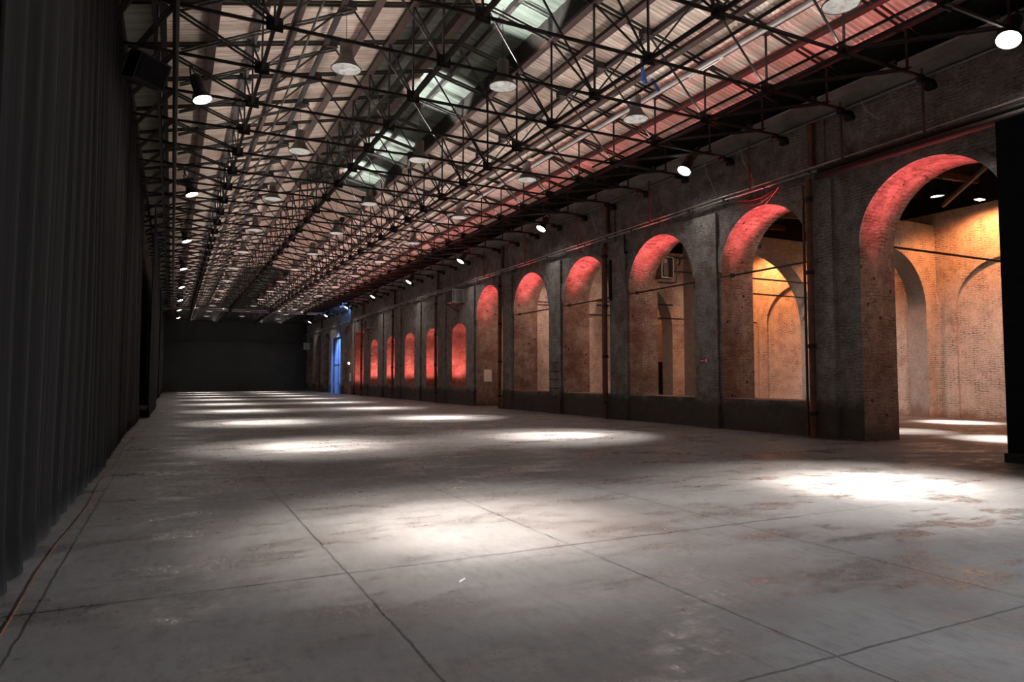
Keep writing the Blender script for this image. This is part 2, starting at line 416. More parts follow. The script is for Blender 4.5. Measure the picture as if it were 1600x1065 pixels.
bm = BM(); box(bm, XA+.1, XA+.3, YB, 60, 8.5, 10); struct('wall_upper_aisle', bm, M['darkroof'])
bm = BM(); quad(bm, [(XB-.3,YB,9.2),(XA+.5,YB,9.9),(XA+.5,60,9.9),(XB-.3,60,9.2)]); struct('ceiling_aisle', bm, M['darkroof'])
for i in range(9):
    y = 8.5+2.4*i; bm = BM(); beam(bm, (XB,y,8.9), (XA,y,9.45), .16, .26)
    tag(obj('roof_beam', bm, M['wood']), 'old timber beam under the aisle roof, %s from the black partition' % ordinal(i+1), 'beam', 'timber beams over the side aisle')
bm = BM(); beam(bm, (20,9.5,8.3), (27.5,16.5,8.5), .1, .14)
tag(obj('roof_strut', bm, M['wood']), 'pale slanting timber strut high behind the largest arch', 'beam')

# ------------------------------------------------------------------ roof sheets
def corr(bm, xa, xb, y0, y1, zf, pitch=.14, amp=.03):
    n = max(2, int((y1-y0)/pitch*4)); prev = None
    for i in range(n+1):
        y = y0+(y1-y0)*i/n; dz = amp*math.sin(2*PI*y/pitch)
        r = [bm.verts.new((xa, y, zf(xa)+dz)), bm.verts.new((xb, y, zf(xb)+dz))]
        if prev: bm.faces.new((prev[0], prev[1], r[1], r[0]))
        prev = r
rz = lambda x: roofz(x)+.10
XRL, XRR = mir(X2), X2     # monitor edges
MON = [(YB, 34.5), (62.5, YF)]
bm = BM()
edges = [XL-.9, 1.9, XRL]
for (a, b_, off) in ((-.5,1.2,0),(1.0,3.3,.02),(3.1,XRL,.04)): corr(bm, a, b_, YB, YF, lambda x, o=off: rz(x)+o)
for (a, b_, off) in ((mir(1.2),14.9,0),(mir(3.3),mir(1.0),.02),(XRR,mir(3.1),.04)): corr(bm, a, b_, YB, YF, lambda x, o=off: rz(x)+o)
corr(bm, XRL, XC, 34.5, 62.5, rz); corr(bm, XC, XRR, 34.5, 62.5, rz)
struct('ceiling', bm, M['sheet'], 'corrugated pale roofing sheets on both slopes', smooth=True)
bm = BM(); corr(bm, XL-.9, -.4, YB, YF, lambda x: rz(x)+.07); struct('ceiling_left_margin', bm, M['sheetd'], 'dull greenish sheets above the curtains', smooth=True)
bm = BM(); corr(bm, 14.6, XR+.7, YB, YF, lambda x: rz(x)+.07); struct('ceiling_right_margin', bm, M['darkroof'], 'black roof strip over the arched wall', smooth=True)
bm = BM()
mz = lambda x: roofz(x)+.62
for y0, y1 in MON:
    corr(bm, XRL-.35, XC, y0, y1, mz, .45, .02); corr(bm, XC, XRR+.35, y0, y1, mz, .45, .02)
    for yy in (y0, y1):
        if YB < yy < YF:
            quad(bm, [(XRL,yy,rz(XRL)),(XC,yy,rz(XC)),(XC,yy,mz(XC)),(XRL,yy,mz(XRL))]); quad(bm, [(XC,yy,rz(XC)),(XRR,yy,rz(XRR)),(XRR,yy,mz(XRR)),(XC,yy,mz(XC))])
    for x in (XRL+.03, XRR-.03): quad(bm, [(x,y0,rz(x)-.10),(x,y1,rz(x)-.10),(x,y1,mz(x)),(x,y0,mz(x))], 1)  # side boards near black: the monitor's shadow put into their colour
struct('ceiling_ridge', bm, [M['sheetg'], M['darkroof']], 'raised greenish panels along the ridge')

# ------------------------------------------------------------------ purlins
px = [9.15,10.05,10.9,11.85,12.7,13.65,14.7]
cols = ['rust','rust','steel','rust','steel','rust','steel']
for i, x in enumerate(px):
    for s in (0, 1):
        xx = mir(x) if s else x
        bm = BM(); w = .10 if cols[i] == 'rust' else .07
        z = rz(xx)-.10-.02
        box(bm, xx-w/2, xx+w/2, YB+.01, YF-.01, z-.11, z+.03); 
        box(bm, xx-w, xx+w, YB+.01, YF-.01, z-.12, z-.10)
        side = 'left' if s else 'right'
        tag(obj('purlin', bm, M[cols[i]]), 'long %s purlin under the %s roof slope, %s from the ridge' % ('rust red' if cols[i]=='rust' else 'dark steel', side, ordinal(i+1)), 'purlin', 'roof purlins')
for j, x in enumerate((6.22, 8.1)):
    for q, (y0, y1) in enumerate(MON):
        bm = BM(); box(bm, x-.06, x+.06, y0+.02, y1-.02, mz(x)-.19, mz(x)-.04)
        tag(obj('purlin', bm, M['steel']), 'dark purlin under the %s half of the %s raised ridge section' % ('left' if j == 0 else 'right', 'nearer' if q == 0 else 'farther'), 'purlin', 'roof purlins')
bm = BM()
for y0, y1 in MON: box(bm, XC-.13, XC+.13, y0+.02, y1-.02, mz(XC)-.30, mz(XC)-.05)
box(bm, XC-.12, XC+.12, 34.5, 62.5, rz(XC)-.24, rz(XC)-.05)
tag(obj('ridge_beam', bm, M['rust']), 'thick rust brown ridge beam at the peak of the roof', 'beam')

# ------------------------------------------------------------------ trusses
SP = 2.124
TY = [13.82+SP*k for k in range(-4, 37)]
def make_truss():
    T = thing('roof_truss', '', 'roof truss', (0,0,0), 'steel roof trusses across the hall')
    top = lambda x: roofz(x)-.06
    for s in (-1, 1):
        xe = XL-.25 if s < 0 else XR+.45
        bm = BM()
        for dy in (-.075, .075): beam(bm, (xe,dy,top(xe)), (XC,dy,top(XC)), .032, .06)
        obj('top_chord', bm, M['steel'], T)
    bm = BM(); beam(bm, (XL-.25,0,ZB), (XR-.3,0,ZB), .05, .06); obj('bottom_chord', bm, M['steel'], T)
    V = [X2, X1, 14.8]
    for x in V:
        for xx in (x, mir(x)):
            bm = BM(); beam(bm, (xx,0,ZB), (xx,0,top(xx)), .042, .042); obj('web_post', bm, M['steel'], T)
    D = [((X2,ZB),(10.75,top(10.75))), ((10.75,top(10.75)),(X1,ZB)), ((X2,ZB),(XC,top(XC))) ]
    for (a, b_) in D:
        for s in (0, 1):
            p = (mir(a[0]) if s else a[0], 0, a[1]); q = (mir(b_[0]) if s else b_[0], 0, b_[1])
            bm = BM(); beam(bm, p, q, .038, .038); obj('web_diagonal', bm, M['steel'], T)
    for x in (X2, X1):
        for xx in (x, mir(x)):
            bm = BM(); box(bm, xx-.16, xx+.16, -.02, .02, ZB-.12, ZB+.16); box(bm, xx-.09, xx+.09, -.10, .10, ZB-.07, ZB+.05)
            obj('gusset_plate', bm, M['steel'], T)
    for x in (10.75, X1):
        for xx in (x, mir(x)):
            bm = BM(); box(bm, xx-.15, xx+.15, -.12, .12, top(xx)-.14, top(xx)+.04); obj('gusset_plate', bm, M['steel'], T)
    bm = BM(); box(bm, XR-.5, XR-.005, -.07, .07, ZB-.13, ZB-.03); box(bm, XR-.16, XR-.005, -.11, .11, ZB-.24, ZB-.13); obj('wall_bracket', bm, M['steel'], T)
    return T
t0 = make_truss()
vis = 0
for i, y in enumerate(TY):
    lab = 'dark rusted steel truss spanning the hall, %s from the near end' % ordinal(i+1)
    if i == 0: t0.location = (0,y,0); t0['label'] = lab
    else: dup(t0, (0,y,0), lab)

# longitudinal lattice girders
gl = {mir(14.8):'directly above the black curtains', mir(X1):'over the left side of the hall', XRL:'left of the ridge', XRR:'right of the ridge', X1:'over the right side of the hall'}
for x, where in gl.items():
    G = thing('lattice_girder', 'long dark lattice girder linking the trusses %s' % where, 'girder', (x,0,0), 'lengthwise lattice girders')
    bm = BM(); beam(bm, (0,TY[0]-1,ZB-.02), (0,YF-.05,ZB-.02), .07, .07, (0,0,1)); obj('bottom_rail', bm, M['steel'], G)
    tz = roofz(x)-.1; dm = None
    for i in range(len(TY)-1):
        if dm is None:
            bm = BM(); beam(bm, (0,SP,tz), (0,0,ZB), .04, .04, (1,0,0)); dm = obj('diagonal_brace', bm, M['steel'], G, loc=(0,TY[0],0))
        else:
            c_ = dm.copy(); COL.objects.link(c_); c_.parent = G; c_.location = (0,TY[i],0)
    if x in (X1, mir(X1)):
        pass
# cross bracing in plan between left trusses (paired flats seen at upper left)
for side in (0, 1):
    B = thing('wind_bracing', 'zigzag of paired flat bars bracing the %s bays beside the %s' % (('left','curtains') if side == 0 else ('right','arched wall')), 'bracing')
    xa, xb = (mir(14.8), mir(X1)) if side == 0 else (14.8, X1)
    for i in range(len(TY)-1):
        bm = BM()
        for d in (-.09, .09): beam(bm, (xa,TY[i]+d,ZB+.06), (xb,TY[i+1]+d,ZB+.06), .03, .05, (0,0,1))
        obj('brace_bar', bm, M['steel'], B)
B = thing('side_bracing', 'steep pairs of bars running from the left tube out to the curtain line', 'bracing')
for i in range(len(TY)-2):
    bm = BM()
    for d in (-.1, .1): beam(bm, (-.09,TY[i]+d,ZB+.02), (XL-.2,TY[i]+3.6+d,ZB+.02), .03, .045, (0,0,1))
    obj('brace_bar', bm, M['steel'], B)
# second set under the roof plane, left slope
B = thing('rafter_bracing', 'paired diagonal bars crossing under the left roof slope', 'bracing')
for i in range(0, len(TY)-1):
    bm = BM(); xa, xb = 0.0, 3.76
    for d in (-.08, .08): beam(bm, (xa,TY[i+1]+d,roofz(xa)-.22), (xb,TY[i]+d,roofz(xb)-.22), .03, .05, (0,0,1))
    obj('brace_bar', bm, M['steel'], B)
bm = BM(); tube(bm, [(2.37,YB+.1,ZB+.08),(2.37,YF-.1,ZB+.08)], .024); tag(obj('cable_conduit', bm, M['cable']), 'thin pale conduit running the length of the left roof below the purlins', 'conduit')
bm = BM(); tube(bm, [(12.42,YB+.1,9.88),(12.42,YF-.1,9.88)], .07, 10)
tag(obj('service_pipe', bm, M['galv']), 'grey service pipe hung along the right roof slope', 'pipe')
bm = BM(); tube(bm, [(-.09,TY[0]-1,ZB-.09),(-.09,YF-.1,ZB-.09)], .06, 8); tag(obj('tie_tube', bm, M['steel']), 'thick dark tube running straight ahead above the left lamps', 'tube')
T = thing('transverse_beam', 'pale horizontal beam crossing the hall near the far wall', 'beam', (0,75.8,8.6))
bm = BM(); box(bm, XL-.1, XR, -.15, .15, -.12, .18); obj('beam_body', bm, plain('pale_beam', (.5,.48,.46), .5), T)
bm = BM()
for x in (1.8,5.2,8.6,12): box(bm, x-.12, x+.12, -.12, .12, .16, .5)
obj('beam_hanger', bm, M['steel'], T)

# ------------------------------------------------------------------ wall services
G = thing('eave_gutter', 'long pale metal gutter along the top of the arched wall', 'gutter', (0,0,0))
bm = BM(); x0 = XR-.42; y0, y1 = YB+.05, YF-.05
for (a, b_) in (((x0,9.08),(x0+.03,8.86)),((x0+.03,8.86),(x0+.40,8.72)),):
    n = 40
    for i in range(n):
        ya, yb = y0+(y1-y0)*i/n, y0+(y1-y0)*(i+1)/n
        for e in (0, .012):
            quad(bm, [(a[0],ya,a[1]+e),(b_[0],ya,b_[1]+e),(b_[0],yb,b_[1]+e),(a[0],yb,a[1]+e)])
obj('gutter_trough', bm, M['gutter'], G)
bm = BM(); tube(bm, [(x0,y0,9.08),(x0,y1,9.08)], .03); obj('gutter_lip', bm, M['galv'], G)
bm = BM(); tube(bm, [(XR-.06,y0,8.66),(XR-.06,y1,8.66)], .035); obj('edge_pipe', bm, M['galv'], G)

C = thing('cable_tray', 'bright conduit and dark tray running along the wall above the arches', 'cable tray')
bm = BM()
y0, y1 = 7.0, YF-.1
tube(bm, [(XR-.16,y0,7.36),(XR-.16,y1,7.24)], .022)
obj('upper_conduit', bm, M['conduit'], C)
bm = BM(); tube(bm, [(XR-.13,y0,7.25),(XR-.13,y1,7.14)], .025); obj('lower_conduit', bm, M['conduit'], C)
bm = BM(); k = 0
y = 8.
while y < YF-1:
    z = 7.3-.0014*(y-7); beam(bm, (XR+.01,y,z-.06), (XR-.24,y,z-.06), .03, .03); beam(bm, (XR-.15,y,z-.02), (XR-.15,y,z-.3), .012, .012); y += 1.63
obj('tray_brackets', bm, M['blackm'], C)
bm = BM(); tube(bm, [(XR-.28,6.9,7.02),(XR-.28,12.6,7.02)], .09, 12); tube(bm, [(XR-.2,6.9,7.2),(XR-.2,12.6,7.2)], .06, 10)
tag(obj('service_duct', bm, M['steel']), 'thick dark brown pipe above the largest arch at the right', 'pipe')

# rust pipes down the piers
for k in (0,1,2,3,4,5,7):
    y = 12.86+9.8*k
    P_ = thing('downpipe', 'rust brown downpipe on the pier wall, %s from the black partition' % ordinal(min(k,6)+1), 'pipe', (XR-.2,y,0), 'downpipes on the arched wall')
    P_.location.x = XR-.28
    bm = BM(); tube(bm, [(0,0,0),(0,0,7.0)], .085, 12); tube(bm, [(.02,.20,0.05),(.02,.20,6.9)], .035, 8); obj('pipe_run', bm, M['pipe'], P_)
    for z in (.6,2.4,4.4,6.4):
        bm = BM(); lathe(bm, [(.10,0),(.115,.02),(.115,.10),(.10,.12)], 12, (0,0,z)); box(bm, .08, .10, -.03, .03, z+.03, z+.09)
        obj('pipe_clamp', bm, M['steel'], P_)
    bm = BM(); box(bm, .06,.20,-.09,.05, 7.42, 8.58); 
    o_ = obj('upper_stack', bm, M['pipe'], P_)
# thin uprights from tray to gutter
for k, y in enumerate((9.6, 11.75, 14.9, 19.7, 24.6, 29.5, 34.4)):
    bm = BM(); tube(bm, [(XR-.33,y,7.2),(XR-.36,y,8.75)], .03)
    tag(obj('hanger_rod', bm, M['pipe']), 'thin rusty rod between cable tray and gutter, %s from the black partition' % ordinal(k+1), 'rod', 'hanger rods on the upper wall')
# tie rods across arches
for k, (a, b_) in enumerate(((12.95,15.95),(17.7,20.85),(22.7,25.8),(27.7,30.6))):
    R_ = thing('tie_rod', 'dark iron tie rod across the opening of the %s arch from the right' % ordinal(k+2), 'tie rod', (XR-.03,a,4.82), 'tie rods of the arches')
    bm = BM(); tube(bm, [(0,0,0),(0,b_-a,0)], .03); obj('rod', bm, M['steel'], R_)
    bm = BM(); box(bm, -.05,.05, b_-a-.02, b_-a+.09, -.06,.06); tube(bm, [(0,b_-a+.05,0),(0.05,b_-a+.62,.02)], .02); obj('anchor', bm, M['steel'], R_)
for k, (y, z, x0, x1) in enumerate(((13.0,5.5,XB,XA-.13),(22.3,5.35,20.4,27.0),(22.1,6.0,XB,XA-.13),(27.3,5.3,18.0,22.7),(27.2,4.6,XB,XA-.13),(31.3,5.6,XB,XA-.13))):
    bm = BM(); tube(bm, [(x0,y,z),(x1,y,z)], .035)
    tag(obj('tension_bar', bm, M['steel']), 'straight iron bar crossing the side aisle, %s from the black partition' % ordinal(k+1), 'tie rod', 'iron bars across the aisle')
# steel bracket through arch 3 with flood lamp
B = thing('steel_bracket', 'dark steel bracket arm reaching into the third arch from the right', 'bracket', (15.6,21.55,6.46))
bm = BM(); beam(bm, (0,0,0), (3.0,0,0), .07, .09); beam(bm, (0,0,.7), (0,0,-.05), .06, .035); obj('arm', bm, M['blackm'], B)
bm = BM(); tube(bm, [(2.75,0,0),(2.7,0,-.25),(2.55,0,-.32),(2.55,0,-1.0),(2.3,0,-1.05),(.9,0,-1.05)], .035); obj('hanging_frame', bm, M['blackm'], B)
F = thing('flood_housing', 'open sided metal lamp box hung under the steel bracket', 'flood lamp', (17.25,21.3,5.5))
bm = BM(); box(bm, -.3,.3,-.02,.02,0,.85); box(bm,-.3,-.26,-.3,.0,0,.85); box(bm,.26,.3,-.3,.0,0,.85); box(bm,-.3,.3,-.3,0,.82,.85); box(bm,-.3,.3,-.3,0,0,.03); obj('housing', bm, M['alu'], F)
bm = BM(); box(bm,-.12,.12,-.2,-.03,.12,.62); obj('ballast', bm, M['blackm'], F)
# iron rungs
L_ = thing('iron_rungs', 'five iron rungs set low in the pier between fourth and fifth arches', 'rungs', (XR-.1,27.0,0))
for z in (.75,1.15,1.55,1.9,2.3):
    bm = BM(); tube(bm, [(0,-.3,z),(-.12,-.3,z),(-.12,.3,z),(0,.3,z)], .02); obj('rung', bm, M['steel'], L_)
bm = BM(); box(bm, XR-.17, XR-.10, 22.95-.5, 23.0-.5+.05, 4.9, 6.3); beam(bm, (XR-.16,22.5,4.9),(XR-.1,22.5,4.7), .1,.1)
tag(obj('iron_strap', bm, M['blackm']), 'black vertical iron strap on the pier left of the steel bracket', 'strap')

# signs
bm = BM(); box(bm, XR-.125, XR-.10, 17.02, 17.44, 2.1, 2.24); 
sg = tag(obj('safety_sign', bm, M['red']), 'small red safety sign on the pier between second and third arches', 'sign')
bm = BM(); box(bm, XR-.13, XR-.126, 17.06, 17.18, 2.12, 2.22); box(bm, XR-.13, XR-.126, 17.22, 17.40, 2.15, 2.19); obj('sign_marking', bm, M['white'], sg)
bm = BM(); box(bm, 16.15, 16.65, 36.10, 36.15, 1.4, 2.1); tag(obj('notice_board', bm, M['white']), 'white notice sheet fixed inside the doorway arch', 'notice')
bm = BM(); box(bm, XR+.17, XR+.24, 68.0, 68.5, 1.3, 2.1); tag(obj('notice_board', bm, M['white']), 'small pale notice on the wall right of the blue doorway', 'notice')

# air conditioning units
def ac(loc, label, s=1.):
    A = thing('wall_fan_unit', label, 'air unit', loc)
    bm = BM(); box(bm, -.75*s,0,-.5*s,.5*s,-.4*s,.4*s); obj('casing', bm, M['galv'], A)
    bm = BM(); box(bm, -.77*s,-.75*s,-.42*s,.42*s,-.33*s,.33*s)
    for k in range(7): box(bm, -.72*s+.09*s*k, -.68*s+.09*s*k, -.53*s, -.5*s, -.35*s,.35*s)
    obj('grille', bm, M['blackm'], A)
    bm = BM(); beam(bm, (0,-.4*s,-.45*s), (-.8*s,-.4*s,-.45*s), .05,.05); beam(bm, (0,.4*s,-.45*s), (-.8*s,.4*s,-.45*s), .05,.05); beam(bm,(0,.4*s,-.9*s),(-.7*s,.4*s,-.47*s),.04,.04); obj('support_frame', bm, M['steel'], A)
ac((XR,38.6,6.55), 'square metal fan unit on a bracket above the first red niche')
ac((XR,58.9,6.3), 'dark fan unit on a bracket above the farthest arched niche', .9)
ac((XR-.3,88.5,5.6), 'grey unit high on the wall beside the far dark wall', 1.)

# doors
bm = BM(); box(bm, XR+.20, XR+.30, 71.62, 75.48, 0, 5.88); box(bm, XR-.12, XR-.02, 75.4, 75.75, 0, 6.0)
d = struct('door_1', bm, M['bluedoor'], 'tall blue lit doorway near the far end')
bm = BM(); box(bm, XR+.16,XR+.20,73.50,73.56,0,5.85); box(bm, XR+.14,XR+.20,73.2,73.35,1.0,1.1); box(bm, XR+.16,XR+.20,71.62,75.48,3.0,3.05); obj('door_rail', bm, M['dark'], d)
bm = BM(); box(bm, 24.9, 25.6, 31.68, 31.74, 0, 2.55); struct('door_2', bm, M['dark'], 'dark narrow door deep in the side aisle')
bm = BM(); box(bm, 25.8, 26.4, 31.5, 31.74, 1.15, 2.0); tag(obj('hose_cabinet', bm, M['red']), 'red cabinet on the aisle wall beside the dark door', 'cabinet')

# ------------------------------------------------------------------ curtains
def curtain(y0, y1, x, zt, label, seed, amp=.04, zb=.02):
    rnd = random.Random(seed); n = int((y1-y0)/.07); zs = [zb, .4, 2., 5., zt-.3, zt]
    ph, prof = 0, []
    for i in range(n+1):
        ph += rnd.uniform(.2, 1.1); prof.append((y0+(y1-y0)*i/n, math.sin(ph)*amp*rnd.uniform(.5,1.) + rnd.uniform(-.01,.01)))
    bm = BM(); rows = []
    for j, z in enumerate(zs):
        k = (1.15,1.1,1,.9,.75,.6)[j]
        rows.append([bm.verts.new((x+p*k+.03*math.sin(yy*.5+j), yy, z)) for yy, p in prof])
    for a, b_ in zip(rows, rows[1:]):
        for i in range(n): bm.faces.new((a[i],a[i+1],b_[i+1],b_[i]))
    o = obj('stage_curtain', bm, M['cloth'], smooth=True)
    md = o.modifiers.new('t', 'SOLIDIFY'); md.thickness = .008
    return tag(o, label, 'curtain', 'black curtains down the left side')
curtain(-5, 5.6, -1.13, 8.9, 'black floor length curtain nearest the camera on the left', 1)
curtain(5.5, 14.6, -1.09, 8.9, 'black curtain on the left, second from the camera, ending at the dark slit', 2)
curtain(14.75, 30.0, -1.13, 8.9, 'black curtain on the left between the dark slit and the pale light gap', 3)
curtain(31.3, 44, -.80, 8.7, 'black curtain standing proud just beyond the pale light gap', 4)
curtain(45, 60, -1.0, 8.7, 'black curtain further down the left side, fifth from the camera', 5)
curtain(60.2, 76, -.95, 8.7, 'black curtain on the left, second from the far wall', 6, .035)
curtain(76.2, 91.5, -1.0, 8.7, 'black curtain on the left touching the dark far wall', 7, .035)
bm = BM(); tube(bm, [(-1.13,-6,8.95),(-1.0,91.8,8.95)], .05); tag(obj('curtain_rail', bm, M['rust']), 'rusty rail carrying the black curtains under the roof', 'rail')
bm = BM(); box(bm, -1.28,-1.20, 30.12, 30.25, 0, 5.4); tag(obj('gap_strip', bm, plain('pale_strip',(.62,.5,.42),.7)), 'pale upright strip showing in the gap between the black curtains', 'post')  # pale upright strip set in the curtain gap
bm = BM(); tube(bm, [(-.93+.03*math.sin(i*1.3),-2+i*1.1,.01) for i in range(29)], .007)
tag(obj('floor_cable', bm, M['pipe']), 'thin brownish cable lying along the foot of the left curtains', 'cable')

# black partition at right
B = thing('black_partition', 'tall black partition panel at the right edge on a dark plinth', 'partition', (14.35,7.55,0))
bm = BM(); box(bm, 0, .12, -4.5, 0, .16, 6.62); obj('panel', bm, plain('matt_black_board',(.008,.008,.009),.9,spec=.1), B)
bm = BM(); box(bm, -.07, .2, -4.5, 0.03, 0, .17); 
for k in range(8): box(bm, -.085, -.07, -.25-.5*k, -.2-.5*k, .07, .11)
obj('plinth', bm, M['blackm'], B)
bm = BM()
for y in (-.02,-2.2,-4.4): beam(bm, (.12,y-.05,5.2), (1.0,y-.05,.02), .05,.05)
obj('rear_brace', bm, M['blackm'], B)

# ------------------------------------------------------------------ spot lamps
def look(o, target):
    d = Vector(target)-Vector(o.location); o.rotation_euler = d.to_track_quat('-Z','Y').to_euler()
def make_lamp():
    L = thing('spot_lamp', '', 'spot lamp', (0,0,0))
    # local -Z is the beam
    bm = BM(); lathe(bm, [(.0,.42),(.10,.42),(.12,.38),(.12,.1),(.19,-.05),(.20,-.12),(.185,-.12),(.175,-.05),(.11,.08),(0,.08)], 24); obj('can', bm, M['blackm'], L, smooth=False)
    bm = BM(); lathe(bm, [(0,-.10),(.10,-.105),(.172,-.085),(.172,-.06),(0,-.06)], 24); obj('lens', bm, M['lens'], L, smooth=True)
    bm = BM(); tube(bm, [(-.22,0,0),(-.22,0,.35),(-.14,0,.52),(0,0,.56),(.14,0,.52),(.22,0,.35),(.22,0,0)], .016)
    tube(bm, [(0,0,.56),(0,0,.70)], .03); obj('yoke', bm, M['blackm'], L)
    return L
lamp0 = make_lamp(); used = False
LY = [8.35+9.68*k for k in range(-1, 10)]
def lamp(loc, tgt, label, group):
    global used
    d = Vector(tgt)-Vector(loc); rot = d.to_track_quat('-Z','Y').to_euler()
    if not used: L = lamp0; used = True
    else: L = dup(lamp0, loc, label)
    L.scale = (1.18,)*3; L.location = loc; L.rotation_euler = rot; L['label'] = label; L['group'] = group
    return L
def spot(name, loc, tgt, power, angle, blend, col, rad=.1):
    ld = bpy.data.lights.new(name, 'SPOT'); ld.energy = power; ld.spot_size = math.radians(angle); ld.spot_blend = blend
    ld.color = col; ld.shadow_soft_size = rad
    o = bpy.data.objects.new(name, ld); COL.objects.link(o); o.location = loc; look(o, tgt); return o
WHITE = (1,.94,.88)
PW = 30000; UPW = 112
for k, y in enumerate(LY):
    for side in (0, 1):
        x = .47 if side == 0 else 14.9; z = 8.52 if side == 0 else 8.47; yk = y if side == 0 else y-.85
        tgt = (3.15, y-1.35, 0) if side == 0 else (9.6, y-1.35, 0)
        p = (x, yk, z)
        if k == 0 and side == 0: pass
        if k > 0:
            word = ordinal(k) if side == 1 else ordinal(k)
            lamp(p, tgt, ('lit spot lamp hanging over the left curtains, %s from the camera' if side == 0 else 'lit spot lamp high on the arched wall, %s from the camera') % word,
                 'lit spot lamps on the left' if side == 0 else 'lit spot lamps along the right wall')
        d = (Vector(tgt)-Vector(p)).normalized()
        q = Vector(p)+d*.16
        f_ = .65 if (k == 1 and side == 0) else 1.
        spot('spot_beam', q, tgt, f_*PW if side == 0 else PW*1.4, 24 if side == 0 else 20, 1., WHITE, .3)
        spot('spot_halo', q, tgt, PW*.34 if side == 0 else PW*.5, 44 if side == 0 else 38, 1., WHITE, .3)
        # wide faint spill of the same lamp
        spot('spot_spill', q, tgt, (150 if side == 0 else 330) if k else 60, 150, .8, WHITE, .12)
        if k == 0 and side == 1: spot('spot_halo', q, (5.5,1.2,0), 15000, 75, 1., (.86,.93,1), .3)  # extra cool beam added to brighten the near right floor

# ------------------------------------------------------------------ pendants
def make_pendant():
    P_ = thing('pendant_lamp', '', 'pendant lamp')
    bm = BM(); lathe(bm, [(0,.62),(.13,.62),(.14,.58),(.14,.34),(.12,.32)], 20); obj('ballast_box', bm, M['alu'], P_, smooth=False)
    bm = BM(); lathe(bm, [(.12,.33),(.15,.27),(.20,.16),(.30,.03),(.335,0),(.335,-.02),(.32,-.02),(.28,.03),(.18,.16),(.12,.27),(0,.3)], 28); obj('reflector', bm, M['alu'], P_, smooth=True)
    bm = BM(); lathe(bm, [(0,-.055),(.15,-.05),(.27,-.025),(.325,-.012),(.325,-.005),(0,-.005)], 28); obj('lens', bm, M['glass'], P_, smooth=True)
    bm = BM(); tube(bm, [(0,0,.62),(0,0,1.9)], .006, 5); obj('hanging_wire', bm, M['steel'], P_)
    return P_
pen0 = make_pendant(); first = True
rows = [(3.3,'left',8.46,14.9),(6.9,'middle',8.55,14.35),(10.75,'right',8.40,14.3)]
for x, nm, z, ys0 in rows:
    n = 0
    for k in range(-1, 12):
        y = ys0+6.15*k
        if k == -1 and nm != 'right': continue
        n += 1; lab = 'round metal pendant lamp in the %s row, %s from the camera' % (nm, ordinal(n)); loc = (x, y, z)
        if first: pen0.location = loc; pen0['label'] = lab; pen0['group'] = 'pendant lamps in three rows'; first = False
        else: dup(pen0, loc, lab)
# up-lighting beside the ridge (seen as bright patches on the greenish panels)
k = 0
up0 = None
for y in (TY[2], TY[5], TY[8], TY[11], TY[13]):
    k += 1
    lab = 'small black uplight clamped right of the ridge, %s from the camera' % ordinal(k)
    if up0 is None:
        up0 = thing('ridge_uplight', lab, 'uplight', (7.2,y,9.35), 'uplights below the ridge')
        bm = BM(); lathe(bm, [(0,-.2),(.11,-.2),(.12,0),(.11,.02),(.1,.0),(0,-.02)], 16); obj('housing', bm, M['blackm'], up0)
        bm = BM(); tube(bm, [(0,0,-.2),(0,0,-.8)], .02); obj('stem', bm, M['steel'], up0)
    else: dup(up0, (7.2,y,9.35), lab)
    spot('uplight_beam', (7.2,y,9.42), (8.2,y+.1,11.6), 2600, 62, .4, (.95,1,.98), .03)

# ------------------------------------------------------------------ uplights added on the truss chords to brighten the roof
n = 0
for (x, rowname) in ((2.0,'left'),(4.6,'inner left'),(10.1,'inner right'),(12.4,'right')):
    for i in range(7):
        n += 1; y = TY[0]+SP*(.5+6*i)
        A_ = thing('added_uplight', 'slim black fill uplight added on the truss chords, %s row, %s from the camera' % (rowname, ordinal(i+1)), 'uplight', (x,y+6.3,ZB+.05), 'fill uplights added on the trusses')
        bm = BM(); box(bm, -.03,.03,-6.2,6.2,0,.04); obj('housing', bm, M['blackm'], A_)
        ld = bpy.data.lights.new('added_uplight_strip', 'AREA'); ld.shape = 'RECTANGLE'; ld.size = .06; ld.size_y = 12.3; ld.energy = UPW; ld.color = (1,.93,.86); ld.spread = math.radians(170)
        lo = bpy.data.objects.new('added_uplight_strip', ld); COL.objects.link(lo); lo.location = (x,y+6.3,ZB+.10); lo.rotation_euler = (PI,0,0)

# ------------------------------------------------------------------ red and orange lights
RED = (1,.15,.17)
rd0 = None
def redbar(loc, label):
    global rd0
    if rd0 is None:
        rd0 = thing('red_floodlight', label, 'red light', loc, 'red floodlights on the arched wall')
        bm = BM(); box(bm, -.06,.06,-.10,.10,0,.05); obj('housing', bm, M['blackm'], rd0)
        bm = BM(); box(bm, -.05,.05,-.09,.09,.05,.053); obj('lens', bm, M['redlens'], rd0)
    else: dup(rd0, loc, label)
for i, o in enumerate(OPEN[:12]):
    yc = (o[0]+o[1])/2
    deep = o[5] is None
    x = 16.55 if deep else XR+.35
    yl = o[0]+.35 if deep else yc
    z = (max(o[2], .0)+.002)
    redbar((x,yl,z), 'small red floodlight on the sill of the %s opening from the right' % ordinal(i+1))
    so = spot('red_soffit_beam', (x,yl,z+.13), ((16.05 if deep else x+.03),yc+.1,7), 6500 if deep else 900, 50 if deep else 150, .9, RED if deep else (1,.22,.2), .05)
    dz = -(Vector(((16.05 if deep else x-.02),yc+.1,7))-so.location).normalized(); dx = Vector((0,1,0)).cross(dz).normalized(); dy = dz.cross(dx)
    so.rotation_euler = Matrix((dx, dy, dz)).transposed().to_euler(); so.scale = (.36 if deep else 1, 1, 1)
